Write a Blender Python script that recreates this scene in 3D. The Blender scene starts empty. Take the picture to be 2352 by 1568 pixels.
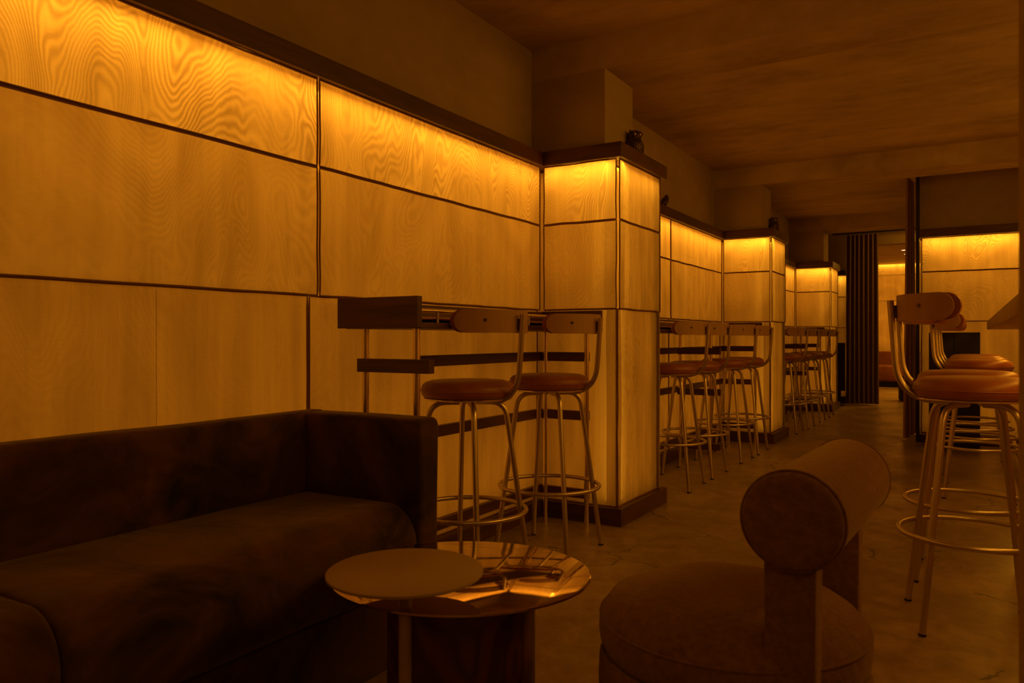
import bpy, bmesh, math, random
from mathutils import Vector, Matrix, noise
random.seed(7)
PI = math.pi
C = bpy.context.scene.collection
SC = bpy.context.scene

# ------------------------------------------------------------------ materials
def newmat(name):
    m = bpy.data.materials.new(name); m.use_nodes = True
    nt = m.node_tree; nt.nodes.clear()
    return m, nt
class NB:
    def __init__(s, nt): s.nt = nt
    def n(s, t, **kw):
        nd = s.nt.nodes.new(t)
        for k, v in kw.items():
            if k.startswith('i_'):
                nd.inputs[k[2:].replace('_', ' ')].default_value = v
            else: setattr(nd, k, v)
        return nd
    def l(s, a, b): s.nt.links.new(a, b)
    def ramp(s, fac, stops, interp='LINEAR'):
        r = s.nt.nodes.new('ShaderNodeValToRGB'); cr = r.color_ramp; cr.interpolation = interp
        while len(cr.elements) < len(stops): cr.elements.new(0.5)
        for e, (p, c) in zip(cr.elements, stops):
            e.position = p; e.color = (c[0], c[1], c[2], 1)
        s.l(fac, r.inputs[0]); return r.outputs[0]
    def math(s, op, a, b=None, c=None):
        m = s.nt.nodes.new('ShaderNodeMath'); m.operation = op
        for i, v in enumerate((a, b, c)):
            if v is None: continue
            if isinstance(v, (int, float)): m.inputs[i].default_value = v
            else: s.l(v, m.inputs[i])
        return m.outputs[0]
    def coords(s, scale=(1,1,1), kind='Object'):
        t = s.nt.nodes.new('ShaderNodeTexCoord'); mp = s.nt.nodes.new('ShaderNodeMapping')
        mp.inputs['Scale'].default_value = scale
        s.l(t.outputs[kind], mp.inputs[0]); return mp.outputs[0]
    def noise(s, vec, scale, detail=3, rough=.5, dist=0):
        t = s.nt.nodes.new('ShaderNodeTexNoise')
        t.inputs['Scale'].default_value = scale; t.inputs['Detail'].default_value = detail
        t.inputs['Roughness'].default_value = rough; t.inputs['Distortion'].default_value = dist
        s.l(vec, t.inputs['Vector']); return t.outputs['Fac']
    def mix(s, fac, a, b):
        m = s.nt.nodes.new('ShaderNodeMix'); m.data_type = 'RGBA'
        if isinstance(fac, (int, float)): m.inputs[0].default_value = fac
        else: s.l(fac, m.inputs[0])
        for idx, v in ((6, a), (7, b)):
            if isinstance(v, tuple): m.inputs[idx].default_value = (*v, 1)
            else: s.l(v, m.inputs[idx])
        return m.outputs[2]
    def bump(s, h, strength=.2, dist=.01):
        b = s.nt.nodes.new('ShaderNodeBump'); b.inputs['Strength'].default_value = strength
        b.inputs['Distance'].default_value = dist; s.l(h, b.inputs['Height']); return b.outputs[0]

def principled(name, col, rough=.5, metal=0, colfn=None, bumpfn=None, sheen=0, spec=.5, roughfn=None, coat=0):
    m, nt = newmat(name); b = NB(nt)
    p = b.n('ShaderNodeBsdfPrincipled'); o = b.n('ShaderNodeOutputMaterial')
    p.inputs['Base Color'].default_value = (*col, 1); p.inputs['Roughness'].default_value = rough
    p.inputs['Metallic'].default_value = metal
    p.inputs['Specular IOR Level'].default_value = spec
    p.inputs['Sheen Weight'].default_value = sheen
    p.inputs['Coat Weight'].default_value = coat
    if sheen: p.inputs['Sheen Roughness'].default_value = .5; p.inputs['Sheen Tint'].default_value = (1,.8,.6,1)
    if colfn: b.l(colfn(b), p.inputs['Base Color'])
    if bumpfn: b.l(bumpfn(b), p.inputs['Normal'])
    if roughfn: b.l(roughfn(b), p.inputs['Roughness'])
    b.l(p.outputs[0], o.inputs[0]); return m

def mat_wood(name, axis, dark, light, rough=.4, sc=1.0):
    s = [22*sc]*3; s['XYZ'.index(axis)] = 1.6*sc; s = tuple(s)
    def cf(b):
        v = b.coords(s); n1 = b.noise(v, 1.0, 5, .6, .6); n2 = b.noise(v, 5.0, 3, .6)
        f = b.math('ADD', b.math('MULTIPLY', n1, .7), b.math('MULTIPLY', n2, .3))
        return b.ramp(f, [(.33, dark), (.68, light)])
    def bf(b): return b.bump(b.noise(b.coords(s), 3, 4), .12, .002)
    return principled(name, dark, rough, colfn=cf, bumpfn=bf)

WD, WL = (.038,.014,.008), (.13,.047,.023)
M = {}
M['wood_y'] = mat_wood('walnut_along_y', 'Y', WD, WL)
M['wood_x'] = mat_wood('walnut_along_x', 'X', WD, WL)
M['wood_z'] = mat_wood('walnut_upright', 'Z', WD, WL)
M['ply'] = mat_wood('pale_plywood', 'Z', (.40,.235,.13), (.50,.30,.17), .5, .5)
def plast(name, c0, c1, rough=.85, sc=1.0):
    def cf(b):
        v = b.coords((sc, sc*1.0, sc*1.6)); n = b.noise(v, 1.1, 6, .62, .3); n2 = b.noise(v, 7, 4, .6)
        return b.ramp(b.math('ADD', b.math('MULTIPLY', n, .75), b.math('MULTIPLY', n2, .25)), [(.3, c0), (.7, c1)])
    def bf(b): return b.bump(b.noise(b.coords(), 14, 6, .65), .25, .006)
    return principled(name, c0, rough, colfn=cf, bumpfn=bf, spec=.25)
M['plaster'] = plast('troweled_plaster', (.33,.25,.17), (.47,.36,.25))
def ceilc(b):
    v = b.coords((.8, 1.7, 1)); n = b.noise(v, 1.2, 6, .6, .3); n2 = b.noise(v, 6, 5, .6)
    return b.ramp(b.math('ADD', b.math('MULTIPLY', n, .7), b.math('MULTIPLY', n2, .3)), [(.34, (.35,.26,.165)), (.66, (.66,.52,.35))])
M['ceiling'] = principled('rough_ceiling_plaster', (.4,.3,.2), .8, colfn=ceilc, spec=.3,
    bumpfn=lambda b: b.bump(b.noise(b.coords((.6,2.4,1)), 7, 6, .65), .35, .01))
def floorc(b):
    v = b.coords(); n = b.noise(v, 1.3, 8, .68, .4); n2 = b.noise(v, 9, 6, .7, .6)
    base = b.ramp(b.math('ADD', b.math('MULTIPLY', n, .6), b.math('MULTIPLY', n2, .4)),
                  [(.32, (.12,.085,.055)), (.5, (.29,.205,.135)), (.68, (.50,.36,.24))])
    vo = b.n('ShaderNodeTexVoronoi', feature='DISTANCE_TO_EDGE'); vo.inputs['Scale'].default_value = 1.15
    nz = b.n('ShaderNodeTexNoise'); nz.inputs['Scale'].default_value = 5; nz.inputs['Detail'].default_value = 6
    b.l(v, nz.inputs['Vector'])
    ad = b.n('ShaderNodeVectorMath', operation='MULTIPLY_ADD'); ad.inputs[1].default_value = (.22,.22,.22)
    b.l(nz.outputs['Color'], ad.inputs[0]); b.l(v, ad.inputs[2]); b.l(ad.outputs[0], vo.inputs['Vector'])
    crack = b.math('LESS_THAN', vo.outputs[0], .0045)
    mask = b.math('GREATER_THAN', b.noise(v, .9, 2), .52)
    return b.mix(b.math('MULTIPLY', b.math('MULTIPLY', crack, mask), .8), base, (.03,.02,.012))
M['floor'] = principled('polished_concrete', (.2,.15,.1), .32, colfn=floorc, spec=.6,
    bumpfn=lambda b: b.bump(b.math('ADD', b.noise(b.coords(), 5, 7, .65, .5), b.math('MULTIPLY', b.noise(b.coords(), 1.4, 3), 1.2)), .35, .012),
    roughfn=lambda b: b.ramp(b.noise(b.coords(), 2.2, 6, .7), [(.3, (.24,)*3), (.7, (.5,)*3)]))
M['metal'] = principled('brushed_nickel_tube', (.62,.52,.42), .34, .9)
M['chrome'] = principled('polished_brass_tube', (.88,.76,.62), .22, 1)
M['leather'] = principled('cognac_leather', (.26,.075,.025), .42, sheen=.25,
    colfn=lambda b: b.ramp(b.noise(b.coords(), 9, 4), [(.3, (.24,.065,.022)), (.7, (.36,.11,.04))]),
    bumpfn=lambda b: b.bump(b.noise(b.coords(), 40, 4), .15, .002))
def velc(c0, c1, sc=4):
    return lambda b: b.ramp(b.noise(b.coords((1,1,1)), sc, 5, .6, .8), [(.35, c0), (.66, c1)])
M['velvet'] = principled('dark_brown_velvet', (.06,.03,.015), .8, sheen=.2, spec=.2,
    colfn=velc((.010,.004,.002), (.110,.048,.021), 3.6), bumpfn=lambda b: b.bump(b.noise(b.coords(), 4, 4, .55, .6), .5, .03))
M['boucle'] = principled('brown_wool_upholstery', (.13,.075,.04), .95, sheen=.3, spec=.15,
    colfn=lambda b: b.ramp(b.noise(b.coords(), 60, 4, .7), [(.3, (.15,.08,.048)), (.7, (.25,.14,.085))]),
    bumpfn=lambda b: b.bump(b.math('ADD', b.noise(b.coords(), 140, 3, .7), b.math('MULTIPLY', b.noise(b.coords(), 5, 3), 3)), .5, .004))
M['piping'] = principled('brown_cord', (.22,.10,.045), .7)
M['mirror'] = principled('bronze_mirror_top', (.72,.56,.42), .05, 1,
    roughfn=lambda b: b.ramp(b.noise(b.coords((3,9,3)), 4, 4), [(.4, (.03,)*3), (.75, (.11,)*3)]))
M['lacquer'] = principled('matte_beige_lacquer', (.34,.24,.16), .45)
def burl(b):
    v = b.coords((1,1,1.2)); n = b.noise(v, 3.0, 2, .5, 1.2)
    s_ = b.math('SINE', b.math('MULTIPLY', n, 46)); n3 = b.noise(v, 26, 4)
    return b.ramp(b.math('ADD', b.math('MULTIPLY_ADD', s_, .22, .36), b.math('MULTIPLY', n3, .25)), [(.2, (.055,.016,.008)), (.85, (.17,.055,.025))])
M['burl'] = principled('red_brown_burl_veneer', (.1,.04,.02), .3, colfn=burl)
M['curtain'] = principled('dark_curtain_cloth', (.20,.13,.075), .9, sheen=.2, spec=.1,
    bumpfn=lambda b: b.bump(b.noise(b.coords((1,1,.1)), 60, 3), .2, .002))
M['curtain2'] = principled('brown_curtain_cloth', (.36,.22,.12), .85, sheen=.2, spec=.15,
    bumpfn=lambda b: b.bump(b.noise(b.coords((1,1,.1)), 60, 3), .2, .002))
M['black'] = principled('black_paint', (.012,.008,.006), .45,
    bumpfn=lambda b: b.bump(b.noise(b.coords(), 60, 3), .05, .001))
M['bronze'] = principled('dark_bronze_cast', (.10,.06,.035), .35, .7,
    bumpfn=lambda b: b.bump(b.noise(b.coords(), 70, 3), .6, .004))
M['eye'] = principled('gilded_eye', (.7,.5,.3), .25, .9)
M['counter'] = principled('travertine_counter', (.40,.27,.17), .45,
    colfn=lambda b: b.ramp(b.noise(b.coords((4,.8,6)), 3, 6, .6), [(.3, (.30,.19,.12)), (.7, (.44,.30,.19))]))
M['rubber'] = principled('black_rubber', (.02,.015,.012), .7)
M['redseat'] = principled('rust_velvet', (.20,.06,.03), .8, sheen=.3, colfn=velc((.15,.04,.02), (.25,.08,.035)))
M['screw'] = principled('dark_screw_steel', (.12,.09,.07), .3, .9)

def fabric_mat(name, strong, seedv, vert=0.0):
    """sheer moire cloth: watermark lines are contours of the weave, in transmission"""
    m, nt = newmat(name); b = NB(nt)
    v0 = b.coords((1, 1, .48)); mp = b.n('ShaderNodeMapping'); mp.inputs['Location'].default_value = (seedv, seedv*1.7, seedv*.6)
    b.l(v0, mp.inputs[0]); v = mp.outputs[0]
    n = b.noise(v, 1.9, 1.8, .42, .45)
    fine = b.noise(v, 9, 2, .5)
    ph = b.math('ADD', b.math('MULTIPLY', n, 440), b.math('MULTIPLY', fine, 30))
    s1 = b.math('SINE', ph)
    amp = b.ramp(b.noise(v, 3.3, 2, .5), [(.36, (.25,)*3), (.62, (1,)*3)])
    lines = b.math('MULTIPLY', s1, b.math('MULTIPLY', amp, .20*strong))
    # broad soft bands (same contours, lower frequency) and streaks painting the shade of hanging folds
    broad = b.math('MULTIPLY', b.math('SINE', b.math('MULTIPLY', n, 34)), .06)
    st = b.coords((1,1,.10)); streak = b.noise(st, 9, 3, .6)
    stv = b.math('MULTIPLY', b.math('SUBTRACT', streak, .5), .5+vert)
    st2 = b.noise(b.coords((1,1,.03)), 34, 3, .7)
    stw = b.math('MULTIPLY', b.math('SUBTRACT', st2, .5), .18+vert*.5)
    weave = b.math('MULTIPLY', b.math('SUBTRACT', b.noise(b.coords((30,30,260)), 1.0, 2, .6), .5), .16)
    tot = b.math('ADD', b.math('ADD', lines, broad), b.math('ADD', b.math('ADD', stv, stw), b.math('ADD', weave, .78)))
    tot = b.math('MAXIMUM', tot, .05)
    comb = b.n('ShaderNodeCombineColor'); b.l(tot, comb.inputs[0])
    b.l(b.math('MULTIPLY', b.math('POWER', tot, 1.12), .93), comb.inputs[1]); b.l(b.math('MULTIPLY', b.math('POWER', tot, 1.2), .8), comb.inputs[2])
    tr = b.n('ShaderNodeBsdfTranslucent'); b.l(comb.outputs[0], tr.inputs[0])
    df = b.n('ShaderNodeBsdfPrincipled'); df.inputs['Base Color'].default_value = (.55,.42,.28,1); df.inputs['Roughness'].default_value = .5
    df.inputs['Sheen Weight'].default_value = .3
    bp = b.bump(b.math('ADD', b.math('MULTIPLY', streak, 1.0), b.math('MULTIPLY', b.noise(b.coords((1,1,1)), 11, 4, .6), .5)), .5, .02)
    b.l(bp, df.inputs['Normal'])
    mx = b.n('ShaderNodeMixShader'); mx.inputs[0].default_value = .42
    b.l(tr.outputs[0], mx.inputs[1]); b.l(df.outputs[0], mx.inputs[2])
    o = b.n('ShaderNodeOutputMaterial'); b.l(mx.outputs[0], o.inputs[0]); return m
FAB = {'top': fabric_mat('moire_cloth_strong', 1.0, 3.1), 'mid': fabric_mat('moire_cloth_soft', .38, 8.4),
       'low': fabric_mat('moire_cloth_plain', .14, 1.9, .15), 'side': fabric_mat('moire_cloth_fold_shade', .35, 5.5, .55)}
def emis(name, col, st):
    m, nt = newmat(name); b = NB(nt); e = b.n('ShaderNodeEmission'); e.inputs[0].default_value = (*col,1); e.inputs[1].default_value = st
    o = b.n('ShaderNodeOutputMaterial'); b.l(e.outputs[0], o.inputs[0]); return m
M['lamp'] = emis('downlight_glow', (1,.6,.25), 6)

# ------------------------------------------------------------------ mesh helpers
def obj(name, bm, mat, parent=None, smooth=False, loc=None, ang=40):
    me = bpy.data.meshes.new(name)
    if loc is not None: bmesh.ops.translate(bm, verts=bm.verts, vec=-Vector(loc))
    bmesh.ops.recalc_face_normals(bm, faces=bm.faces)
    bm.to_mesh(me); bm.free(); me.materials.append(M[mat] if isinstance(mat, str) else mat)
    if smooth:
        for p in me.polygons: p.use_smooth = True
        try: me.set_sharp_from_angle(angle=math.radians(ang))
        except Exception: pass
    o = bpy.data.objects.new(name, me); C.objects.link(o)
    if parent: o.parent = parent
    elif loc is not None: o.location = loc
    return o
def thing(name, label, cat, loc=(0,0,0), rz=0, group=None):
    o = bpy.data.objects.new(name, None); C.objects.link(o); o.empty_display_size = .1
    o.location = loc; o.rotation_euler = (0,0,rz); o['label'] = label; o['category'] = cat
    if group: o['group'] = group
    return o
def tag(o, label, cat, group=None):
    o['label'] = label; o['category'] = cat
    if group: o['group'] = group
    return o
def struct(name, bm, mat, smooth=False, label=None):
    o = obj(name, bm, mat, smooth=smooth); o['kind'] = 'structure'
    if label: o['label'] = label
    return o
def box(bm, x0, x1, y0, y1, z0, z1, bev=0, seg=2):
    r = bmesh.ops.create_cube(bm, size=1.0)
    vs = r['verts']
    for v in vs:
        v.co = Vector(((x0+x1)/2+v.co.x*(x1-x0), (y0+y1)/2+v.co.y*(y1-y0), (z0+z1)/2+v.co.z*(z1-z0)))
    if bev:
        es = {e for v in vs for e in v.link_edges}
        bmesh.ops.bevel(bm, geom=list(es), offset=bev, segments=seg, profile=.5, affect='EDGES')
    return bm
def B(*a, **k): return box(bmesh.new(), *a, **k)
def sweep(bm, pts, r, seg=14, closed=False, caps=True):
    pts = [Vector(p) for p in pts]; n = len(pts); rings = []
    t0 = (pts[1]-pts[0]).normalized()
    nrm = t0.orthogonal().normalized()
    prev = t0
    for i, p in enumerate(pts):
        if closed: t = (pts[(i+1)%n]-pts[i-1]).normalized()
        elif i == 0: t = t0
        elif i == n-1: t = (pts[-1]-pts[-2]).normalized()
        else: t = ((pts[i+1]-p).normalized()+(p-pts[i-1]).normalized()).normalized()
        q = prev.rotation_difference(t); nrm = (q @ nrm); nrm = (nrm - t*nrm.dot(t)).normalized(); prev = t
        bn = t.cross(nrm)
        rr = r[i] if isinstance(r, (list, tuple)) else r
        rings.append([bm.verts.new(p+(nrm*math.cos(2*PI*k/seg)+bn*math.sin(2*PI*k/seg))*rr) for k in range(seg)])
    m = n if closed else n-1
    for i in range(m):
        a, b_ = rings[i], rings[(i+1)%n]
        off = 0
        if closed and i == n-1:
            best = min(range(seg), key=lambda o_: (a[0].co-b_[o_].co).length); off = best
        for k in range(seg):
            bm.faces.new((a[k], a[(k+1)%seg], b_[(k+1+off)%seg], b_[(k+off)%seg]))
    if caps and not closed:
        bm.faces.new(rings[0][::-1]); bm.faces.new(rings[-1])
    return bm
def bent(pts, rad, n=7):
    """polyline with rounded corners"""
    pts = [Vector(p) for p in pts]; out = [pts[0]]
    for i in range(1, len(pts)-1):
        a, p, c = pts[i-1], pts[i], pts[i+1]
        r = rad[i-1] if isinstance(rad, (list, tuple)) else rad
        d1 = (a-p).normalized(); d2 = (c-p).normalized()
        s, e = p+d1*r, p+d2*r
        for k in range(n+1):
            t = k/n; out.append(s*(1-t)**2 + p*2*t*(1-t) + e*t*t)
    out.append(pts[-1]); return out
def lathe(bm, prof, seg=48, c=(0,0,0), a0=0):
    rings = []
    for r, z in prof:
        if r < 1e-5: rings.append([bm.verts.new((c[0], c[1], c[2]+z))])
        else: rings.append([bm.verts.new((c[0]+r*math.cos(2*PI*k/seg+a0), c[1]+r*math.sin(2*PI*k/seg+a0), c[2]+z)) for k in range(seg)])
    for a, b_ in zip(rings, rings[1:]):
        for k in range(seg):
            k2 = (k+1)%seg
            vs = [a[0]] if len(a) == 1 else [a[k], a[k2]]
            vs += [b_[0]] if len(b_) == 1 else [b_[k2], b_[k]]
            if len(vs) >= 3: bm.faces.new(vs)
    return bm
def ball(bm, c, r, seg=16, rings=10, rot=None):
    rr = bmesh.ops.create_uvsphere(bm, u_segments=seg, v_segments=rings, radius=1)
    mt = Matrix.Diagonal((*r, 1)) if not rot else rot.to_4x4() @ Matrix.Diagonal((*r, 1))
    for v in rr['verts']: v.co = (mt @ v.co) + Vector(c)
    return bm
def arc(cx, cz, r, a0, a1, n):
    return [(cx+r*math.cos(math.radians(a0+(a1-a0)*k/n)), cz+r*math.sin(math.radians(a0+(a1-a0)*k/n))) for k in range(n+1)]
def extrude_y(bm, prof, y0, y1, n=1, cap=True, endr=0.0, wob=0.0, sd=0):
    """closed XZ profile swept along Y; ends shrink by endr (cushion-like), wob = soft wrinkles"""
    cx = sum(p[0] for p in prof)/len(prof); cz = sum(p[1] for p in prof)/len(prof)
    ys = [y0+(y1-y0)*k/n for k in range(n+1)]
    rings = []
    if endr:
        ys = [y0+endr*(1-math.cos(PI/2*k/4)) for k in range(4)] + [y0+endr+(y1-y0-2*endr)*k/n for k in range(n+1)] + [y1-endr*(1-math.cos(PI/2*k/4)) for k in range(3,-1,-1)]
    for y in ys:
        sh = 0
        if endr:
            d = min(y-y0, y1-y)
            if d < endr: sh = endr-math.sqrt(max(0, endr**2-(endr-d)**2))
        ring = []
        for x, z in prof:
            vx, vz = x-cx, z-cz; L = math.hypot(vx, vz) or 1
            w = wob*noise.noise(Vector((x*3+sd, y*3, z*3))) if wob else 0
            f = (L-sh*.6+w)/L
            ring.append(bm.verts.new((cx+vx*f, y, cz+vz*f)))
        rings.append(ring)
    m = len(prof)
    for a, b_ in zip(rings, rings[1:]):
        for k in range(m): bm.faces.new((a[k], a[(k+1)%m], b_[(k+1)%m], b_[k]))
    bm.faces.new(rings[0]); bm.faces.new(rings[-1][::-1])
    return bm
def rrect(x0, x1, z0, z1, r=(.02,.02,.02,.02), n=6):
    """rounded rect profile; r = bl, br, tr, tl, with points along the sides"""
    p = []
    p += arc(x0+r[0], z0+r[0], r[0], 180, 270, n); p += arc(x1-r[1], z0+r[1], r[1], 270, 360, n)
    p += arc(x1-r[2], z1-r[2], r[2], 0, 90, n); p += arc(x0+r[3], z1-r[3], r[3], 90, 180, n)
    out = []
    for a, b_ in zip(p, p[1:]+p[:1]):
        out.append(a); L = math.hypot(a[0]-b_[0], a[1]-b_[1]); k = int(L/.06)
        for i in range(1, k): out.append((a[0]+(b_[0]-a[0])*i/k, a[1]+(b_[1]-a[1])*i/k))
    return out

# ------------------------------------------------------------------ dimensions (metres, eye height = 1.0)
ZC, ZB = 2.655, 2.475            # ceiling, beam soffit
TT, TB = 2.042, 1.962            # cornice top / bottom
XW = -2.16                       # plaster wall
XF = -2.07                       # stretched cloth plane on the left wall
PX = -1.60                       # cloth on pillar sides
PIL = [(3.75, 4.40), (7.41, 8.06), (11.05, 11.69)]
YFAR = 12.62
LC = (1.0, .40, .020)            # colour of the warm LED light

# ------------------------------------------------------------------ setting
struct('floor', B(-3.2, 3.2, -2.6, 18.4, -.1, 0), 'floor')
struct('ceiling', B(XW-.1, 3.2, -2.6, 12.9, ZC, ZC+.1), 'ceiling')
struct('wall_left', B(XW-.1, XW, -2.6, 12.9, 0, ZC), 'plaster')
struct('wall_back', B(XW, 3.2, -2.7, -2.6, 0, ZC), 'plaster')
struct('wall_right', B(3.0, 3.1, -2.6, 12.9, 0, ZC), 'plaster')
for i, (a, b_) in enumerate(PIL):
    ya = a+.05
    bm = bmesh.new()
    box(bm, XW, -1.70, ya, ya+.40, TT, ZB)
    box(bm, XW, -1.68, a+.08, b_-.08, 0, TT-.09)
    box(bm, XW, PX-.004, b_-.012, b_, .0, TB)       # board closing the far side
    struct('pillar', bm, 'plaster')
    struct('ceiling_beam', B(XW, 3.0, ya, ya+.40, ZB, ZC), 'ceiling')
# partition at the right edge, beside the camera
struct('wall_corner', B(.052, .9, .93, 1.10, 0, ZC, bev=.006), 'plaster')
# wall at the end of the bar (right) and doorway wall far behind
struct('wall_end', B(-.40, 3.0, 8.36, 8.46, 0, ZC), 'plaster')
bm = bmesh.new()
box(bm, XW, -1.30, 12.72, 12.9, 0, ZC); box(bm, -.60, 3.0, 12.72, 12.9, 0, ZC); box(bm, -1.30, -.60, 12.72, 12.9, 2.42, ZC)
struct('wall_doorway', bm, 'plaster')
struct('door_frame', B(-.432, -.402, 8.24, 8.34, 0, ZC), 'black')['kind'] = 'structure'

# room beyond the doorway
struct('wall_far', B(-3.2, 3.2, 18.0, 18.1, 0, 2.8), 'plaster')
struct('ceiling_far', B(-3.2, 3.2, 12.9, 18.1, 2.585, 2.7), 'ceiling')
struct('wall_far_left', B(-3.2, -3.1, 12.9, 18.0, 0, 2.6), 'plaster')
struct('wall_far_right', B(3.1, 3.2, 12.9, 18.0, 0, 2.6), 'plaster')

# ------------------------------------------------------------------ cornice (walnut shelf over the lit panels)
tn = 0
def trim(bm, mat):
    global tn; tn += 1
    return struct('trim_%d' % tn, bm, mat)
def cornice_y(x0, x1, y0, y1):
    bm = B(x0, x1, y0, y1, TB, TT, bev=.003); return trim(bm, 'wood_y')
def cornice_x(x0, x1, y0, y1):
    bm = B(x0, x1, y0, y1, TB, TT, bev=.003); return trim(bm, 'wood_x')
XT = -2.04
bays = [(-2.55, 3.72), (4.43, 7.38), (8.09, 11.02), (11.72, 12.58)]
for a, b_ in bays: cornice_y(XW, XT, a, b_)
for a, b_ in PIL:
    bm = bmesh.new(); box(bm, XW, PX+.03, a-.03, a+.0, TB, TT, bev=.003); trim(bm, 'wood_x')
    bm = bmesh.new(); box(bm, XW, PX+.03, a+.0, b_+.03, TB, TT, bev=.003); trim(bm, 'wood_y')
cornice_x(XW, -1.62, 12.55, 12.72)
cornice_x(-.40, 3.0, 8.22, 8.36)
# skirting
def skirt(name, *a): return struct(name, B(*a, bev=.002), 'wood_y' if (a[3]-a[2]) > (a[1]-a[0]) else 'wood_x')
for a, b_ in bays: skirt('baseboard_left', XW, XF+.02, a, b_, 0, .092)
for a, b_ in PIL:
    skirt('baseboard_pillar', XW, PX+.03, a-.03, a, 0, .092)
    skirt('baseboard_pillar_side', XW+.4, PX+.03, a, b_+.03, 0, .092)
skirt('baseboard_end', -.40, 3.0, 8.25, 8.36, 0, .07)
skirt('baseboard_far', XW, -1.62, 12.6, 12.72, 0, .092)

# ------------------------------------------------------------------ lit cloth panels
def panel(plane, c, a0, a1, z0, z1, mat, label, pip=.0036, group='backlit moire cloth panels', back=.091):
    """plane 'X': at X=c facing +X along Y; plane 'Y': at Y=c facing -Y along X"""
    def P(a, z, o=0): return Vector((c+o, a, z)) if plane == 'X' else Vector((a, c-o, z))
    mid = P((a0+a1)/2, z0)
    t = thing('fabric_panel', label, 'wall panel', mid, 0, group)
    bm = bmesh.new(); nx = max(6, int((a1-a0)/.035)); nz = max(6, int((z1-z0)/.035)); g = []
    for i in range(nx+1):
        col = []
        for j in range(nz+1):
            a = a0+(a1-a0)*i/nx; z = z0+(z1-z0)*j/nz
            da = min(a-a0, a1-a); e = min(1, da/.05)*min(1, min(z-z0, z1-z)/.05)
            o = .004*e + .004*e*noise.noise(Vector((a*5, z*2, c*3))) 
            o += .0035*math.exp(-da/.03)*noise.noise(Vector((a*3, z*26, c)))  # pulls at the stitched sides
            col.append(bm.verts.new(P(a, z, o)))
        g.append(col)
    for i in range(nx):
        for j in range(nz): bm.faces.new((g[i][j], g[i+1][j], g[i+1][j+1], g[i][j+1]))
    obj('cloth', bm, mat, t, True, loc=mid, ang=80)
    if plane == 'X' and c < XF-.01 and a0 < 1.389 < a1:
        obj('seam', sweep(bmesh.new(), [P(1.389, z0+.01, .006), P(1.389, (z0+z1)/2, .0065), P(1.389, z1-.01, .006)], .0009, 8), mat, t, True, loc=mid)
    bm = bmesh.new(); n = 24; pts = []
    def wv(a, z): return .0018*noise.noise(Vector((a*7+c, z*7, 2)))
    cor = [(a0,z0),(a1,z0),(a1,z1),(a0,z1)]
    for (p, q) in zip(cor, cor[1:]+cor[:1]):
        for k in range(n):
            a = p[0]+(q[0]-p[0])*k/n; z = p[1]+(q[1]-p[1])*k/n
            pts.append(P(a+wv(a,z)*2, z+wv(z,a)*2, .004))
    sweep(bm, pts, pip, 8, closed=True)
    obj('piping', bm, 'piping', t, True, loc=mid, ang=80)
    return t
def led(name, plane, c, a0, a1, z0, z1, L, col=LC, flip=1):
    """thin LED sheet: plane 'X' shines +X, 'Y' shines -Y"""
    ld = bpy.data.lights.new(name, 'AREA'); ld.shape = 'RECTANGLE'
    ld.size = a1-a0; ld.size_y = z1-z0; ld.energy = PI*(a1-a0)*(z1-z0)*L; ld.color = col
    o = bpy.data.objects.new(name, ld); C.objects.link(o)
    if plane == 'X':
        o.location = (c, (a0+a1)/2, (z0+z1)/2); o.rotation_euler = (PI/2, 0, PI/2)
    else:
        o.location = ((a0+a1)/2, c, (z0+z1)/2); o.rotation_euler = (PI/2, 0, 0)
    return o
def ledtop(plane, c, a0, a1, z, L, tilt=12):
    """LED tape under the cornice, shining down"""
    ld = bpy.data.lights.new('led_tape', 'AREA'); ld.shape = 'RECTANGLE'; w = .02
    ld.size = a1-a0; ld.size_y = w; ld.energy = PI*(a1-a0)*w*L; ld.color = LC
    o = bpy.data.objects.new('led_tape', ld); C.objects.link(o)
    if plane == 'X':
        o.location = (c, (a0+a1)/2, z); o.rotation_euler = (math.radians(tilt), 0, PI/2)
    else:
        o.location = ((a0+a1)/2, c, z); o.rotation_euler = (math.radians(-tilt), 0, 0)
    return o
SHEET, TAPE = 1.08, 48.0
Z1, Z2 = 1.634, 1.152
def cladding(plane, c, splits, where, sgn=1, low_splits=None, mats=None, sheet=SHEET, tape=TAPE, back=.075):
    """three rows of cloth in a cavity lit by LED sheets on the wall and a tape under the cornice"""
    mats = mats or ('top', 'mid', 'low')
    g = .006
    names = {'X': None}
    bk = {('X', XF): .091, ('X', PX): .081, ('Y', 8.27): .091, ('Y', YFAR): .101}.get((plane, c), .081)
    for k, (a, b_) in enumerate(zip(splits, splits[1:])):
        w = where[k]
        panel(plane, c, a+g, b_-g, Z1+.0035, TB-.003, FAB[mats[0]], 'top glowing moire panel '+w, back=bk)
        panel(plane, c, a+g, b_-g, Z2+g, Z1-.0035, FAB[mats[1]], 'middle glowing cloth panel '+w, back=bk)
    ls = low_splits or splits
    c2 = c-.018 if plane == 'X' else c+.018
    for k, (a, b_) in enumerate(zip(ls, ls[1:])):
        panel(plane, c2, a+g*.8, b_-g*.8, .094, Z2+.004, FAB[mats[2]], 'tall bottom cloth panel '+where[min(k, len(where)-1)], back=bk-.018)
    a, b_ = splits[0], splits[-1]
    sg = -1 if plane == 'X' else 1
    led('led_sheet', plane, c+sg*back, a+.01, b_-.01, .12, 1.10, sheet*.80)
    led('led_sheet', plane, c+sg*back, a+.01, b_-.01, 1.10, 1.36, sheet*.84)
    led('led_sheet', plane, c+sg*back, a+.01, b_-.01, 1.36, 1.60, sheet*1.05)
    led('led_sheet', plane, c+sg*back, a+.01, b_-.01, 1.60, 1.92, sheet*1.36)
    ledtop(plane, c+sg*.068, a+.01, b_-.01, TB-.006, tape)
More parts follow.
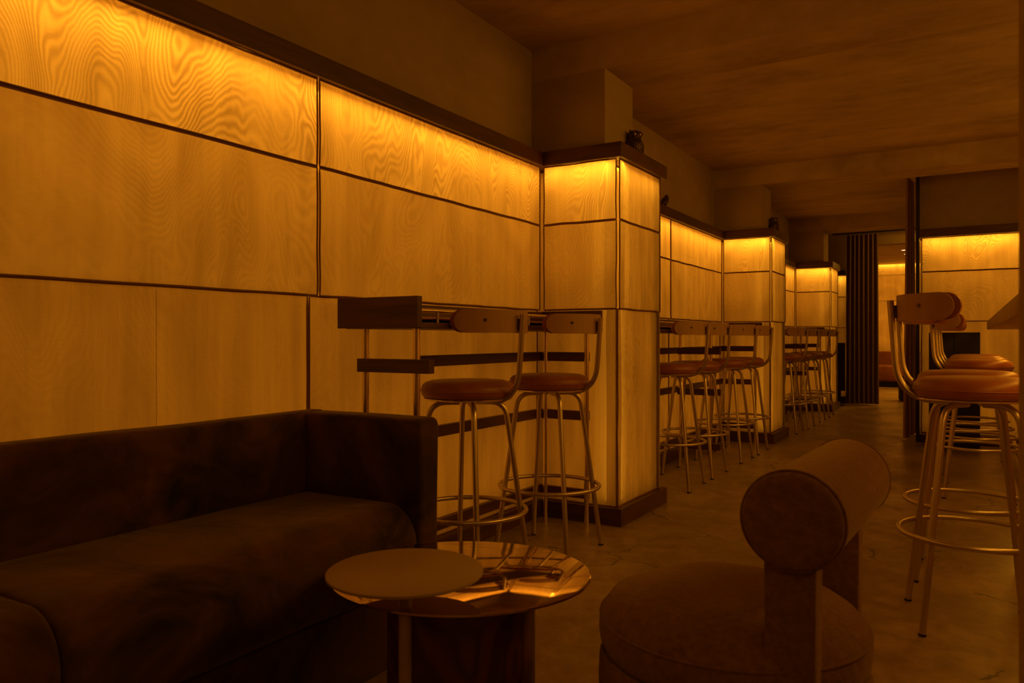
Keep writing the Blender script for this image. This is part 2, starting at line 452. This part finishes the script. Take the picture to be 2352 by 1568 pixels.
cladding('X', XF, [-2.5, -.6, 2.034, 3.735], ['on the left wall, left of the frame', 'on the left wall above the sofa', 'on the left wall between sofa and first pillar'],
         low_splits=[-2.5, -.6, 2.0, 3.735])
cladding('X', XF, [4.41, 5.92, 7.40], ['on the left wall just past the first pillar', 'on the left wall just before the second pillar'], mats=('side','side','side'))
cladding('X', XF, [8.07, 9.5, 11.04], ['on the left wall just past the second pillar', 'on the left wall just before the third pillar'], mats=('side','side','side'))
nm = ['first', 'second', 'third']
for k, (a, b_) in enumerate(PIL):
    cladding('Y', a, [-2.055, PX-.004], ['on the near face of the %s pillar' % nm[k]], sheet=SHEET*1.05, tape=TAPE*1.05)
    cladding('X', PX, [a+.004, b_-.016], ['on the aisle face of the %s pillar' % nm[k]], mats=('side','side','side'), sheet=SHEET*.8, tape=TAPE*.6)
cladding('Y', YFAR, [-2.1, -1.60], ['left of the far curtain, behind the third pillar'], sheet=SHEET*.8)
cladding('Y', 8.27, [-.388, 1.3, 2.98], ['on the end wall behind the bar stools', 'on the end wall right of the bar'], sheet=SHEET*1.08, tape=TAPE*1.0)
# far room lit panels
Zf = [.62, 1.79, 2.33, 2.575]
for k, lb in ((0,'bottom row'), (1,'middle row'), (2,'top row')):
    panel('Y', 17.86, -2.2, .8, Zf[k]+.006, Zf[k+1]-.006, FAB['top' if k == 2 else 'low'], lb+' glowing panel on the far room wall seen through the doorway', group='far room cloth panels')
led('led_sheet', 'Y', 17.94, -2.2, .8, .7, 2.55, SHEET*1.5)
ledtop('Y', 17.9, -2.2, .8, 2.56, TAPE*.8)

# ------------------------------------------------------------------ wall-side high tables with rails
def high_table(y0, y1, label, legs_y, arms_y, ends=True):
    t = thing('high_table', label, 'table', (-1.85, (y0+y1)/2, 0), 0, 'wall-side high tables')
    L = t.location
    XR, XL, zb, zt = -1.668, -2.035, 1.036, 1.150
    if ends:
        obj('end_panel', B(XL-.015, XR, y0, y0+.03, zb, zt, bev=.002), 'wood_x', t, loc=L)
    obj('end_panel', B(XL, XR, y1-.025, y1, zb, zt-.004, bev=.002), 'wood_x', t, loc=L)
    ya = y0+(.03 if ends else 0)
    obj('bottom_board', B(XL, XR-.002, ya, y1-.025, zb-.002, zb+.02, bev=.002), 'wood_y', t, loc=L)
    obj('back_board', B(XL-.0, XL+.02, ya, y1-.025, zb+.02, 1.142, bev=.001), 'wood_y', t, loc=L)
    obj('tabletop', B(XL+.02, XR-.03, ya, y1-.025, 1.066, 1.076, bev=.003), 'mirror', t, loc=L)
    obj('hanging_rail', sweep(bmesh.new(), [(XR-.022, ya, 1.100), (XR-.022, y1-.025, 1.100)], .0075), 'chrome', t, True, loc=L)
    yy = ya+.12; 
    while yy < y1-.1:
        obj('rail_peg', sweep(bmesh.new(), [(XR-.022, yy, 1.055), (XR-.022, yy, 1.097)], .006, 10), 'metal', t, True, loc=L); yy += .34
    for ly in legs_y:
        for lx in (-1.96, -1.715):
            obj('leg', sweep(bmesh.new(), [(lx, ly, 0), (lx, ly, 1.036)], .0135), 'chrome', t, True, loc=L)
    for k, (za, zb2) in enumerate(((.873,.923), (.556,.606), (.135,.185))):
        bm = bmesh.new()
        box(bm, -2.062, -2.035, y0+.50 if ends else y0-.03, y1+.01, za, zb2, bev=.0015)
        r = obj('foot_rail' if k else 'bag_rail', bm, 'wood_y', t, loc=L)
        box_b = bmesh.new(); box(box_b, -2.034, -1.745, y1-.018, y1+.006, za, zb2, bev=.0015)
        obj('rail_arm', box_b, 'wood_x', r, loc=L)
        for ay in arms_y:
            bb = bmesh.new(); box(bb, -1.965, -1.628, ay-.05, ay-.016, za, zb2, bev=.0015)
            obj('rail_arm', bb, 'wood_x', r, loc=L)
    return t
high_table(2.115, 3.70, 'short high walnut table on brass legs beside the dark sofa, before the first pillar', (2.172, 3.60), (2.180,))
high_table(4.46, 7.36, 'long high walnut table between the first and second pillars', (4.55, 5.83, 7.26), (5.83,), False)
high_table(8.12, 11.0, 'long high walnut table between the second and third pillars', (8.2, 9.5, 10.9), (9.5,), False)

# ------------------------------------------------------------------ bar stools
def make_stool():
    t = thing('bar_stool', '', 'stool', (0,0,0), 0)
    # cushion
    prof = [(0,.833),(.10,.832),(.150,.829),(.172,.822),(.184,.812),(.190,.797),(.190,.785),(.186,.772),(.178,.763),(.0,.763)]
    cu = obj('seat', lathe(bmesh.new(), prof, 56), 'leather', t, True, ang=60)
    obj('seat_piping', lathe(bmesh.new(), [(.1905+.0025*math.cos(a*PI/4), .790+.0025*math.sin(a*PI/4)) for a in range(9)], 56), 'leather', cu, True)
    obj('seat_pan', lathe(bmesh.new(), [(0,.7625),(.176,.7625),(.181,.760),(.181,.756),(.176,.7535),(0,.7535)], 48), 'chrome', t, True)
    # legs: bent tubes rooted under the pan
    for k in range(4):
        a = PI/4+k*PI/2; ca, sa = math.cos(a), math.sin(a)
        P = lambda r, z: (r*ca, r*sa, z)
        bm = sweep(bmesh.new(), bent([P(.035,.741), P(.152,.741), P(.262,.004)], .065, 8), .0115, 12)
        lg = obj('leg', bm, 'metal', t, True)
        obj('leg_cap', sweep(bmesh.new(), [P(.2622,.0), P(.2612,.007)], .0128, 12), 'rubber', lg, True)
    ring = [(.236*math.cos(2*PI*k/56), .236*math.sin(2*PI*k/56), .305) for k in range(56)]
    obj('footrest_ring', sweep(bmesh.new(), ring, .0095, 10, closed=True), 'metal', t, True)
    # back tube (+X side)
    bm = sweep(bmesh.new(), bent([(.03,0,.744), (.238,0,.752), (.264,0,1.092)], .125, 12), .0115, 12)
    obj('back_tube', bm, 'metal', t, True)
    # curved plywood back with padded inside
    def shell(r0, r1, th, hh, z, name, mat, bulge=0):
        bm = bmesh.new(); R = (r0+r1)/2; L = R*th; N = 40; ins, outs = [], []
        for i in range(N+1):
            u = -1+2*i/N; s = L*math.sin(u*PI/2)
            e = abs(s)-(L-hh); h = hh if e <= 0 else math.sqrt(max(0, hh*hh-e*e))
            h = max(h, .0015); an = s/R
            co, ci = [], []
            for j in range(7):
                w = -1+2*j/6; zz = z+h*w
                bl = bulge*(1-w*w)*(h/hh)
                co.append(bm.verts.new((r1*math.cos(an), r1*math.sin(an), zz)))
                ci.append(bm.verts.new(((r0-bl)*math.cos(an), (r0-bl)*math.sin(an), zz)))
            outs.append(co); ins.append(ci)
        for i in range(N):
            for j in range(6):
                bm.faces.new((outs[i][j], outs[i+1][j], outs[i+1][j+1], outs[i][j+1]))
                bm.faces.new((ins[i][j+1], ins[i+1][j+1], ins[i+1][j], ins[i][j]))
            bm.faces.new((outs[i][6], outs[i+1][6], ins[i+1][6], ins[i][6]))
            bm.faces.new((ins[i][0], ins[i+1][0], outs[i+1][0], outs[i][0]))
        for q in (0, N):
            for j in range(6): bm.faces.new((outs[q][j], outs[q][j+1], ins[q][j+1], ins[q][j]))
        return obj(name, bm, mat, t, True, ang=35)
    th = math.radians(66)
    bk = shell(.233, .243, th, .0445, 1.064, 'backrest', 'ply')
    shell(.208, .2325, th*1.07, .0435, 1.064, 'back_cushion', 'leather', .010)
    for s in (-1, 1):
        a = s*math.radians(38)
        p = Vector((.2425*math.cos(a), .2425*math.sin(a), 1.068)); d = Vector((math.cos(a), math.sin(a), 0))
        obj('screw', sweep(bmesh.new(), [p, p+d*.003], .0065, 12), 'screw', bk, True)
    obj('bracket', B(.241, .256, -.006, .006, 1.03, 1.075, bev=.002), 'screw', t)
    return t
stool0 = make_stool(); first = [True]
def copytree(o, parent=None):
    c = o.copy(); C.objects.link(c)
    if parent: c.parent = parent
    for ch in list(o.children): copytree(ch, c)
    return c
def stool(x, y, rz, label, group, s=1.0):
    if first[0]: t = stool0; first[0] = False
    else: t = copytree(stool0)
    t.location = (x, y, 0); t.rotation_euler = (0, 0, math.radians(rz)); t.scale = (1, 1, s)
    t['label'] = label; t['group'] = group
    return t
G1, G2, G3, G4 = 'stools at the short high table', 'stools between the first and second pillars', 'stools between the second and third pillars', 'stools along the bar counter'
stool(-1.738, 2.535, -2, 'round leather bar stool with tubular legs right beside the dark sofa arm', G1)
stool(-1.703, 3.165, 1, 'round leather bar stool in front of the near face of the first pillar', G1)
o4 = ['nearest the camera', 'second from the camera', 'third from the camera', 'farthest, against the pillar']
for k, (x, y, r) in enumerate(((-1.735, 4.95, 2), (-1.735, 5.495, 0), (-1.732, 6.28, 0), (-1.725, 6.81, 1))):
    stool(x, y, r, 'bar stool in the row of four between first and second pillars, '+o4[k], G2)
for k, (x, y, r) in enumerate(((-1.715, 8.45, 0), (-1.69, 8.99, 0), (-1.69, 9.75, 0), (-1.685, 10.4, 0))):
    stool(x, y, r, 'small distant distant bar stool between second and third pillars, '+o4[k], G3)
bl = ['large cognac leather bar stool at the right edge of the photo, nearest the camera', 'bar stool directly behind the nearest one at the right, mostly hidden by it',
      'bar stool past the gap at the bar counter, first of the far four', 'second of the far four bar stools along the counter', 'third of the far four bar stools along the counter', 'last bar stool along the counter, close to the end wall']
for k, (x, y, r) in enumerate(((.018, 3.10, 190), (.0, 3.70, 180), (.055, 5.62, 180), (.055, 6.22, 181), (.055, 6.80, 180), (.055, 7.42, 179))):
    stool(x, y, r, bl[k], G4, 1.04)

def area(loc, rot, sx, sy, e, col=LC, spread=PI):
    ld = bpy.data.lights.new('area_lamp', 'AREA'); ld.shape = 'RECTANGLE'; ld.size = sx; ld.size_y = sy; ld.energy = e; ld.color = col; ld.spread = spread
    o = bpy.data.objects.new('area_lamp', ld); C.objects.link(o); o.location = loc; o.rotation_euler = rot; return o
# ------------------------------------------------------------------ bar counter, foot rail
t = thing('bar_counter', 'pale stone topped bar counter at the right edge, above the stools', 'bar counter', (.6, 4.5, 0)); L = t.location
bm = bmesh.new(); pts = [(.135,7.55),(.95,7.55),(.95,1.25),(.135,1.25)]
obj('countertop', B(.135, .95, 1.25, 7.55, 1.072, 1.142, bev=.004), 'counter', t, loc=L)
obj('raised_ledge', B(.15, .95, 1.25, 3.15, 1.1425, 1.172, bev=.004), 'counter', t, loc=L)
obj('front_panel', B(.37, .40, 1.30, 7.50, .0, 1.07, bev=.003), 'ply', t, loc=L)
obj('side_panel', B(.40, .93, 7.47, 7.50, .0, 1.07, bev=.003), 'ply', t, loc=L)
fr = obj('foot_rail', sweep(bmesh.new(), [(.30, 1.35, .20), (.30, 7.45, .20)], .018), 'chrome', t, True, loc=L)
for yy in (1.6, 3.1, 4.6, 6.1, 7.3):
    obj('rail_bracket', sweep(bmesh.new(), [(.30, yy, .20), (.372, yy, .20)], .010), 'chrome', fr, True, loc=L)

area((.27, 4.40, 1.064), (0, 0, 0), .03, 6.1, 8)      # LED strip under the counter
# black cabinet by the end wall
t = thing('cabinet', 'low black rectangular cabinet against the glowing end wall behind the bar stools', 'cabinet', (-.05, 7.95, 0)); L = t.location
obj('body', B(-.305, .09, 7.80, 8.18, .03, 1.05, bev=.004), 'black', t, loc=L)
obj('plinth', B(-.29, .075, 7.83, 8.17, 0, .03), 'black', t, loc=L)
obj('door', B(-.298, -.110, 7.788, 7.80, .05, 1.03, bev=.002), 'black', t, loc=L)
obj('door', B(-.105, .083, 7.788, 7.80, .05, 1.03, bev=.002), 'black', t, loc=L)

# ------------------------------------------------------------------ sofa
t = thing('sofa', 'long dark brown velvet banquette sofa against the glowing left wall', 'sofa', (-1.7, .3, 0)); L = t.location
YS, YE = -1.3, 1.855
obj('backrest', extrude_y(bmesh.new(), rrect(-2.045, -1.945, .24, .744, (.01,.01,.03,.02)), YS, YE+.098, 60, wob=.006), 'velvet', t, True, loc=L, ang=60)
def armprof(): return rrect(-1.944, -1.450, .02, .748, (.01,.02,.022,.01))
obj('armrest', extrude_y(bmesh.new(), armprof(), YE+.001, YE+.098, 8, endr=.02, wob=.004, sd=5), 'velvet', t, True, loc=L, ang=60)
sp = rrect(-1.944, -1.458, .235, .480, (.01,.05,.115,.02), 9)
obj('seat_cushion', extrude_y(bmesh.new(), sp, .785, YE-.002, 34, endr=.018, wob=.006, sd=9), 'velvet', t, True, loc=L, ang=60)
obj('seat_cushion', extrude_y(bmesh.new(), sp, YS, .782, 60, endr=.018, wob=.006, sd=2), 'velvet', t, True, loc=L, ang=60)
obj('base', extrude_y(bmesh.new(), rrect(-2.03, -1.498, .0, .232, (.005,.005,.01,.005)), YS, YE-.002, 30, wob=.002), 'velvet', t, True, loc=L)

# ------------------------------------------------------------------ coffee tables
t = thing('coffee_table', 'round bronze mirror top coffee table on a red brown drum base', 'table', (-1.094, 1.567, 0), math.radians(31.1)); t.scale = (1, .9, 1); L = t.location
obj('tabletop', lathe(bmesh.new(), [(0,.410),(.322,.410),(.3255,.4085),(.3255,.4035),(.322,.402),(0,.402)], 96), 'mirror', t, True)
obj('drum_base', lathe(bmesh.new(), [(0,.401),(.180,.401),(.186,.396),(.186,.006),(.182,0),(0,0)], 72), 'burl', t, True)
t = thing('side_table', 'small round matte beige side table on a thin post, overlapping the mirror coffee table', 'table', (-1.062, 1.305, 0))
obj('tabletop', lathe(bmesh.new(), [(0,.490),(.1695,.490),(.1715,.4885),(.1715,.4835),(.1695,.482),(0,.482)], 96), 'lacquer', t, True)
obj('post', lathe(bmesh.new(), [(0,.4815),(.0145,.4815),(.0145,.010),(0,.010)], 28), 'lacquer', t, True)
obj('base_plate', lathe(bmesh.new(), [(0,.010),(.10,.010),(.104,.007),(.104,0),(0,0)], 56, c=(.012,-.078,0)), 'lacquer', t, True)

# ------------------------------------------------------------------ armchair (round seat, bolster back on two posts)
t = thing('armchair', 'low brown armchair with round seat and cylindrical bolster back, foreground right', 'armchair', (-.456, 1.70, 0)); L = t.location
R = .288
bp = [(0,.315)]+[(R-.012-.0+.0*k, .315) for k in range(1)]
prof = [(0,.30),(R-.005,.30),(R+.002,.285),(R+.004,.24),(R+.002,.17),(R-.008,.10),(R-.03,.045),(R-.06,.02),(0,.02)]
obj('base', lathe(bmesh.new(), prof, 88), 'boucle', t, True, ang=60)
bm = lathe(bmesh.new(), [(0,.452),(.06,.4515),(.12,.449),(.17,.444),(.21,.436),(.245,.424),(.268,.408),(.283,.388),(.290,.366),(.291,.345),(.288,.325),(.280,.308),(.26,.302),(0,.302)], 88)
for v in bm.verts:
    if v.co.z > .36: v.co.z += .006*noise.noise(Vector((v.co.x*6, v.co.y*6, 1)))
s = obj('seat_cushion', bm, 'boucle', t, True, ang=60)
ring = [(.2875*math.cos(2*PI*k/96), .2875*math.sin(2*PI*k/96), .378) for k in range(96)]
obj('seat_piping', sweep(bmesh.new(), ring, .0032, 8, closed=True), 'boucle', s, True)
obj('foot', lathe(bmesh.new(), [(0,.02),(.20,.02),(.20,0),(0,0)], 48), 'black', t, True)
bx_, bz, br, y0, y1 = -.275, .667, .092, 1.43, 1.975
for (ya, yb) in ((1.462, 1.532), (1.90, 1.97)):
    obj('post', extrude_y(bmesh.new(), rrect(-.330+(ya-1.462)*.05, -.236+(ya-1.462)*.05, .03, .60, (.02,.02,.015,.015)), ya, yb, 4, endr=.018), 'boucle', t, True, loc=L, ang=60)
bm = bmesh.new()
bprof = [(0,0),(.070,-.001),(.085,.001),(.0885,.007),(.0920,.017),(.0920,.03)]
n = 24; Lb = y1-y0
full = bprof+[(.0920, .03+(Lb-.06)*k/n) for k in range(1, n)]+[(r, Lb-z) for r, z in bprof[::-1]]
lathe(bm, full, 64)
for v in bm.verts:
    x, y, z = v.co; w = 1+.012*noise.noise(Vector((x*8, y*8, z*5)))
    v.co = Vector((bx_+.028*z/Lb+x*w, y0+z, bz+y*w))
bo = obj('bolster', bm, 'boucle', t, True, loc=L, ang=60)
for yy in (y0+.012, y1-.012):
    ring = [(bx_+.028*(yy-y0)/Lb+.0920*math.cos(2*PI*k/64), yy, bz+.0920*math.sin(2*PI*k/64)) for k in range(64)]
    obj('bolster_piping', sweep(bmesh.new(), ring, .0024, 8, closed=True), 'boucle', bo, True, loc=L)

# ------------------------------------------------------------------ curtains
def curtain(name, label, cx, cy, ang, w, z0, z1, folds, amp, mat, flare=.0, th=.004):
    t = thing(name, label, 'curtain', (cx, cy, z0), math.radians(ang), 'dark curtains')
    bm = bmesh.new(); N = folds*10; Mz = 16; g = []
    for side in (0, 1):
        gg = []
        for i in range(N+1):
            u = i/N; row = []
            for j in range(Mz+1):
                k = j/Mz; ww = w*(1+flare*(1-k))
                x = (u-.5)*ww; a = amp*(.75+.5*noise.noise(Vector((u*5, 3, folds))))*(1+.4*(1-k))
                y = a*math.sin(u*folds*2*PI+.8*noise.noise(Vector((u*3, k*1.2, 7)))) + side*th
                row.append(bm.verts.new((x, y, (z1-z0)*k)))
            gg.append(row)
        g.append(gg)
    for sgn, gg in zip((1, -1), g):
        for i in range(N):
            for j in range(Mz):
                f = (gg[i][j], gg[i+1][j], gg[i+1][j+1], gg[i][j+1]); bm.faces.new(f if sgn == 1 else f[::-1])
    for j in (0, Mz):
        for i in range(N): bm.faces.new((g[0][i][j], g[0][i+1][j], g[1][i+1][j], g[1][i][j]))
    for i in (0, N):
        for j in range(Mz): bm.faces.new((g[0][i][j], g[0][i][j+1], g[1][i][j+1], g[1][i][j]))
    obj('cloth', bm, mat, t, True, ang=80)
    return t
c1 = curtain('curtain', 'tall dark pleated curtain left of the doorway at the far end', -1.365, 12.47, 0, .43, .012, 2.555, 7, .028, 'curtain', .06)
c2 = curtain('curtain', 'narrow brown gathered curtain at the left end of the glowing end wall', -.50, 8.66, 85, .30, .012, 2.60, 5, .018, 'curtain2', 1.1)
o = obj('curtain_rail', B(-1.78, .2, 12.45, 12.49, 2.575, 2.605, bev=.004), 'black', loc=(-.8,12.47,2.575)); tag(o, 'black curtain rail across the top of the far doorway', 'curtain rail')
for z in (2.605,):
    pass
o = obj('rail_bracket', B(-1.60, -1.56, 12.46, 12.48, 2.606, ZC), 'black', parent=o, loc=(-.8,12.47,2.575))

# black board on a post, before the far curtain
t = thing('menu_stand', 'slim black upright board on a post, left of the far curtain', 'stand', (-1.68, 12.15, 0)); L = t.location
obj('board', B(-1.80, -1.56, 12.13, 12.17, .215, .93, bev=.014, seg=3), 'black', t, loc=L)
obj('post', B(-1.72, -1.62, 12.14, 12.165, .012, .215), 'black', t, loc=L)
obj('base_plate', B(-1.80, -1.57, 12.05, 12.25, 0, .012, bev=.003), 'black', t, loc=L)

# ------------------------------------------------------------------ far room furniture
t = thing('banquette', 'rust velvet bench along the far wall, seen through the doorway', 'bench', (-.8, 17.4, 0)); L = t.location
obj('backrest', B(-2.4, 1.0, 17.62, 17.80, .02, .72, bev=.03, seg=3), 'redseat', t, True, loc=L)
obj('seat', B(-2.4, 1.0, 17.05, 17.615, .12, .44, bev=.04, seg=3), 'redseat', t, True, loc=L)
obj('plinth', B(-2.35, .95, 17.15, 17.6, 0, .12), 'black', t, loc=L)
t = thing('cafe_table', 'small pale topped table in the far room before the rust bench', 'table', (-.85, 16.4, 0)); L = t.location
obj('tabletop', B(-1.10, -.60, 16.15, 16.65, .585, .60, bev=.003), 'lacquer', t, loc=L)
obj('column', sweep(bmesh.new(), [(-.85,16.4,.02), (-.85,16.4,.585)], .03), 'black', t, True, loc=L)
obj('base_plate', B(-1.0, -.70, 16.25, 16.55, 0, .02, bev=.003), 'black', t, loc=L)
t = thing('pouf', 'dark low round pouf just behind the far doorway', 'pouf', (-.80, 13.6, 0))
obj('body', lathe(bmesh.new(), [(0,.40),(.13,.40),(.155,.385),(.16,.35),(.16,.03),(.15,.01),(0,.01)], 48), 'black', t, True)
obj('base', lathe(bmesh.new(), [(0,.01),(.13,.01),(.13,0),(0,0)], 32), 'black', t, True)
for k, (x, y) in enumerate(((-.987,15.3), (-.99,16.04), (-1.0,16.76))):
    t = thing('ceiling_spotlight', 'small recessed spotlight in the far room ceiling, %s of three from the doorway' % ('first','second','third')[k], 'spotlight', (x, y, 2.585), 0, 'far room spotlights')
    obj('trim_ring', lathe(bmesh.new(), [(.045,0),(.062,0),(.062,-.006),(.045,-.006),(.045,0)], 32), 'metal', t, True)
    obj('lens', lathe(bmesh.new(), [(0,-.003),(.044,-.003),(.044,-.001),(0,-.001)], 32), 'lamp', t, True)

# ------------------------------------------------------------------ figurines
def owl(x, y, rz, label):
    t = thing('owl_figurine', label, 'figurine', (x, y, TT), math.radians(rz), 'bronze owls on the cornice')
    bm = bmesh.new()
    body = [(0,0),(.030,0),(.036,.006),(.043,.025),(.049,.05),(.050,.072),(.045,.092),(.038,.104),(.040,.114),(.043,.126),(.041,.140),(.032,.151),(.018,.157),(0,.159)]
    lathe(bm, body, 40)
    for v in bm.verts:
        v.co.x *= .92; v.co.y *= 1.0
        if v.co.x > .02 and .108 < v.co.z < .15: v.co.x -= .006     # flattened face disc
        v.co += Vector((v.co.x, v.co.y, 0)).normalized()*.0022*noise.noise(Vector((v.co.x*90, v.co.y*90, v.co.z*55)))
    b0 = obj('body', bm, 'bronze', t, True, ang=70)
    for s in (-1, 1):
        bm = bmesh.new(); sweep(bm, [(.0, s*.024, .140), (.004, s*.031, .151), (.006, s*.036, .160)], [.011, .008, .001], 10)
        obj('ear_tuft', bm, 'bronze', t, True)
        ring = [(.036-.004*abs(math.sin(a)), s*.0165+.0145*math.cos(a), .130+.0145*math.sin(a)) for a in [2*PI*k/24 for k in range(24)]]
        e = obj('eye', ball(bmesh.new(), (.034, s*.0165, .130), (.005,.0078,.0078)), 'eye', t, True)
        obj('eye_ring', sweep(bmesh.new(), ring, .0022, 8, closed=True), 'bronze', e, True)
        rot = Matrix.Rotation(s*.10, 3, 'X')
        obj('wing', ball(bmesh.new(), (-.004, s*.043, .062), (.030,.012,.046), rot=rot), 'bronze', t, True)
        bm = bmesh.new()
        for q in (-1, 0, 1): ball(bm, (.036, s*.016+q*.006, .006), (.010,.0032,.006), 10, 6)
        obj('foot', bm, 'bronze', t, True)
    obj('beak', sweep(bmesh.new(), [(.036,0,.126), (.044,0,.119), (.042,0,.111)], [.005,.0035,.0008], 10), 'eye', t, True)
    bm = bmesh.new()
    for r_ in range(4):
        for q in range(-2, 3):
            a = q*.26; z = .03+r_*.017; rr = .0455*math.cos(0)
            ball(bm, (.0440*math.cos(a), .047*math.sin(a), z), (.0035,.0052,.008), 8, 6)
    f = obj('breast_feathers', bm, 'bronze', t, True)
    return t
owl(-1.655, 4.12, -38, 'dark bronze owl figurine on the corner of the first pillar cornice')
owl(-1.655, 7.79, -38, 'smaller looking owl figurine on top of the second pillar cornice')
t = thing('bird_figurine', 'dark bird figurine on the cornice just past the first pillar', 'figurine', (-2.095, 5.86, TT), math.radians(-90))
bm = bmesh.new(); ball(bm, (0,0,.062), (.055,.030,.032), rot=Matrix.Rotation(.55, 3, 'Y'))
ball(bm, (-.038,0,.098), (.022,.019,.020)); sweep(bm, [(.02,0,.058), (.07,0,.028), (.125,0,.004)], [.022,.015,.006], 12)
obj('body', bm, 'bronze', t, True)
obj('beak', sweep(bmesh.new(), [(-.055,0,.097), (-.075,0,.092)], [.006,.0008], 10), 'bronze', t, True)
for s in (-1, 1): obj('leg', sweep(bmesh.new(), [(.0,s*.012,.04), (.0,s*.012,.0)], .003, 8), 'bronze', t, True)

# ------------------------------------------------------------------ lights of the place and added fill lamps
# lamps over the bar (out of frame, right) and a dim area light behind the camera
area((1.35, 4.2, 2.3), (0, math.radians(38), 0), .5, 5.0, 32)
area((1.2, -1.5, 2.4), (math.radians(0), math.radians(20), 0), 1.2, 1.2, 9)
area((1.3, 10.6, 2.5), (0, math.radians(30), 0), .8, .8, 10)  # added lamp, out of view, to brighten the passage and far curtain
area((.0, 11.95, 2.6), (math.radians(20), math.radians(45), 0), .3, .3, 9)  # added fill hidden by the end wall, lifts the dark doorway wall
area((.6, 15.6, 2.55), (0, math.radians(0), 0), 1.2, 2.4, 90)  # added unseen lamp that brightens the far room and its ceiling
for y in (15.3, 16.04, 16.76):
    ld = bpy.data.lights.new('spot', 'SPOT'); ld.energy = 25; ld.spot_size = 1.4; ld.spot_blend = .6; ld.color = LC; ld.shadow_soft_size = .03
    o = bpy.data.objects.new('spot', ld); C.objects.link(o); o.location = (-.99, y, 2.57)
w = bpy.data.worlds.new('world'); SC.world = w; w.use_nodes = True
w.node_tree.nodes['Background'].inputs[0].default_value = (.01,.004,.0005,1); w.node_tree.nodes['Background'].inputs[1].default_value = .3

# ------------------------------------------------------------------ camera
cam = bpy.data.cameras.new('camera'); co = bpy.data.objects.new('camera', cam); C.objects.link(co)
co.location = (0, 0, 1.0); co.rotation_euler = (PI/2, 0, math.radians(31.1))
cam.sensor_width = 36; cam.lens = 1737/2352*36; cam.shift_y = -8/2352; cam.clip_start = .05
cam.dof.use_dof = True; cam.dof.focus_distance = 4.2; cam.dof.aperture_fstop = 5.6
SC.camera = co
vs = SC.view_settings
vs.view_transform = 'Standard'; vs.look = 'None'; vs.gamma = 1; vs.exposure = 0; vs.use_curve_mapping = False
SC.cycles.max_bounces = 10; SC.cycles.diffuse_bounces = 6; SC.cycles.glossy_bounces = 4; SC.cycles.transmission_bounces = 6
SC.cycles.sample_clamp_indirect = 4
